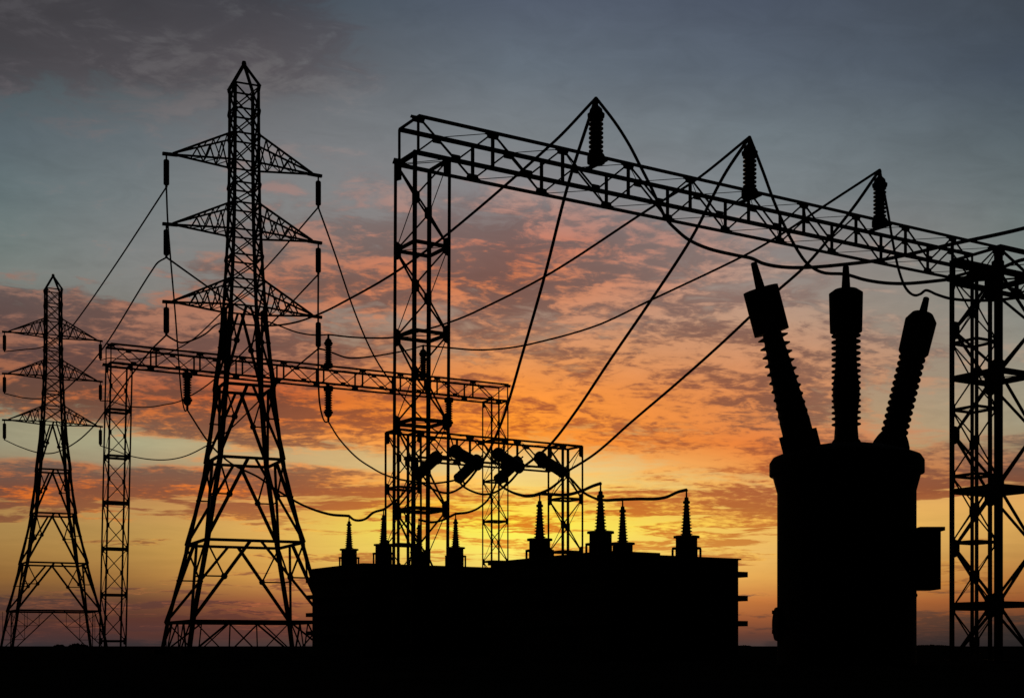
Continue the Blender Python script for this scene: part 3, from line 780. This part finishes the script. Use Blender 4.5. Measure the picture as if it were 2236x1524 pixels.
n5 = NOISE(XYZ(M('MULTIPLY', rx, 1.0), M('MULTIPLY', ry, 1.25), 2.2), 34.0, 6, .6, .3)         # fine ripples
lowf = MR(el, .10, .165, 1, 0, True)
det = M('ADD', M('MULTIPLY', n2, M('SUBTRACT', 1.0, M('MULTIPLY', lowf, .85))), M('MULTIPLY', n3, M('MULTIPLY', lowf, .85)))
mas = M('ADD', M('MULTIPLY', n1, M('SUBTRACT', 1.0, M('MULTIPLY', lowf, .6))), M('MULTIPLY', n3, M('MULTIPLY', lowf, .6)))
s = M('MULTIPLY', M('ADD', M('MULTIPLY', M('SUBTRACT', mas, .5), 1.35), M('MULTIPLY', M('SUBTRACT', det, .5), 1.6)), MR(el, .085, .125, 2.6, 1.0, True))
dens = MR(M('ADD', s, covv), .26, .68, 0, 1, True)
edge = M('MULTIPLY', M('MULTIPLY', dens, M('SUBTRACT', 1.0, dens)), 4.0)
edge = M('MULTIPLY', edge, MR(el, .12, .24, .42, .0, True))                                  # thin low edges glow
gx = M('SUBTRACT', az, .045); gy = M('MULTIPLY', M('SUBTRACT', el, .155), 1.5)
near = MR(M('SQRT', M('ADD', M('MULTIPLY', gx, gx), M('MULTIPLY', gy, gy))), .03, .2, .34, .0, True)   # clouds close to the sun catch more of it
edge = M('ADD', M('ADD', edge, near), MR(el, .098, .118, -.26, .07, True))
litf = MR(M('ADD', M('ADD', M('ADD', M('MULTIPLY', M('SUBTRACT', det, .5), 3.0), M('MULTIPLY', M('SUBTRACT', n5, .5), 1.7)), M('MULTIPLY', M('SUBTRACT', n4, .5), 2.3)), edge), -.12, .62, 0, 1, True)
hsv = nt.nodes.new('ShaderNodeHueSaturation'); LK(MIX(litf, dark, lit), hsv.inputs['Color'])
hsv.inputs['Saturation'].default_value = 1.02; cloud = hsv.outputs[0]
col = MIX(dens, clear, cloud)
fine = M('MULTIPLY', MR(det, .3, .7, .92, 1.08), MR(el, .22, .34, 1.0, 1.05))
hs = nt.nodes.new('ShaderNodeVectorMath'); hs.operation = 'SCALE'
aaz = M('ABSOLUTE', az)
dim = M('MULTIPLY', MR(aaz, .45, 1.4, 1, .015, True), MR(el, .44, 1.1, 1, .06, True))   # the sky away from the sunset is already night
LK(col, hs.inputs[0]); LK(M('MULTIPLY', dim, fine), hs.inputs['Scale'])
sun_az, sun_el = math.atan((1190 - CX) / F), math.radians(3.0)
sky = nt.nodes.new('ShaderNodeTexSky'); sky.sky_type = 'NISHITA'; sky.sun_disc = False
sky.sun_elevation = sun_el; sky.sun_rotation = sun_az
bg = nt.nodes.new('ShaderNodeBackground'); LK(hs.outputs[0], bg.inputs[0]); bg.inputs[1].default_value = 1.0
bg2 = nt.nodes.new('ShaderNodeBackground'); LK(sky.outputs[0], bg2.inputs[0]); bg2.inputs[1].default_value = .0005
add = nt.nodes.new('ShaderNodeAddShader'); LK(bg.outputs[0], add.inputs[0]); LK(bg2.outputs[0], add.inputs[1])
out = nt.nodes.new('ShaderNodeOutputWorld'); LK(add.outputs[0], out.inputs[0])
W.cycles.sampling_method = 'MANUAL'; W.cycles.sample_map_resolution = 512

sl = bpy.data.lights.new('sun', 'SUN'); sl.energy = .2; sl.angle = math.radians(.5); sl.color = (1, .62, .32)
so = bpy.data.objects.new('sun', sl); COL.objects.link(so)
sd = Vector((-math.sin(sun_az) * math.cos(sun_el), -math.cos(sun_az) * math.cos(sun_el), -math.sin(sun_el)))
so.rotation_euler = sd.to_track_quat('-Z', 'Y').to_euler(); so.location = (0, 0, 60)

# ------------------------------------------------------------------ camera
cam = bpy.data.cameras.new('camera'); co = bpy.data.objects.new('camera', cam); COL.objects.link(co)
co.location = (0, 0, HC); co.rotation_euler = (math.pi / 2, 0, 0)
cam.sensor_fit = 'HORIZONTAL'; cam.sensor_width = 36; cam.lens = 36 * F / 2236
cam.shift_y = (HY - 762) / 2236; cam.clip_start = .1; cam.clip_end = 20000
S.camera = co
vs_ = S.view_settings; vs_.view_transform = 'Standard'; vs_.look = 'None'; vs_.exposure = 0; vs_.gamma = 1
S.cycles.use_denoising = False if hasattr(S, 'cycles') else False
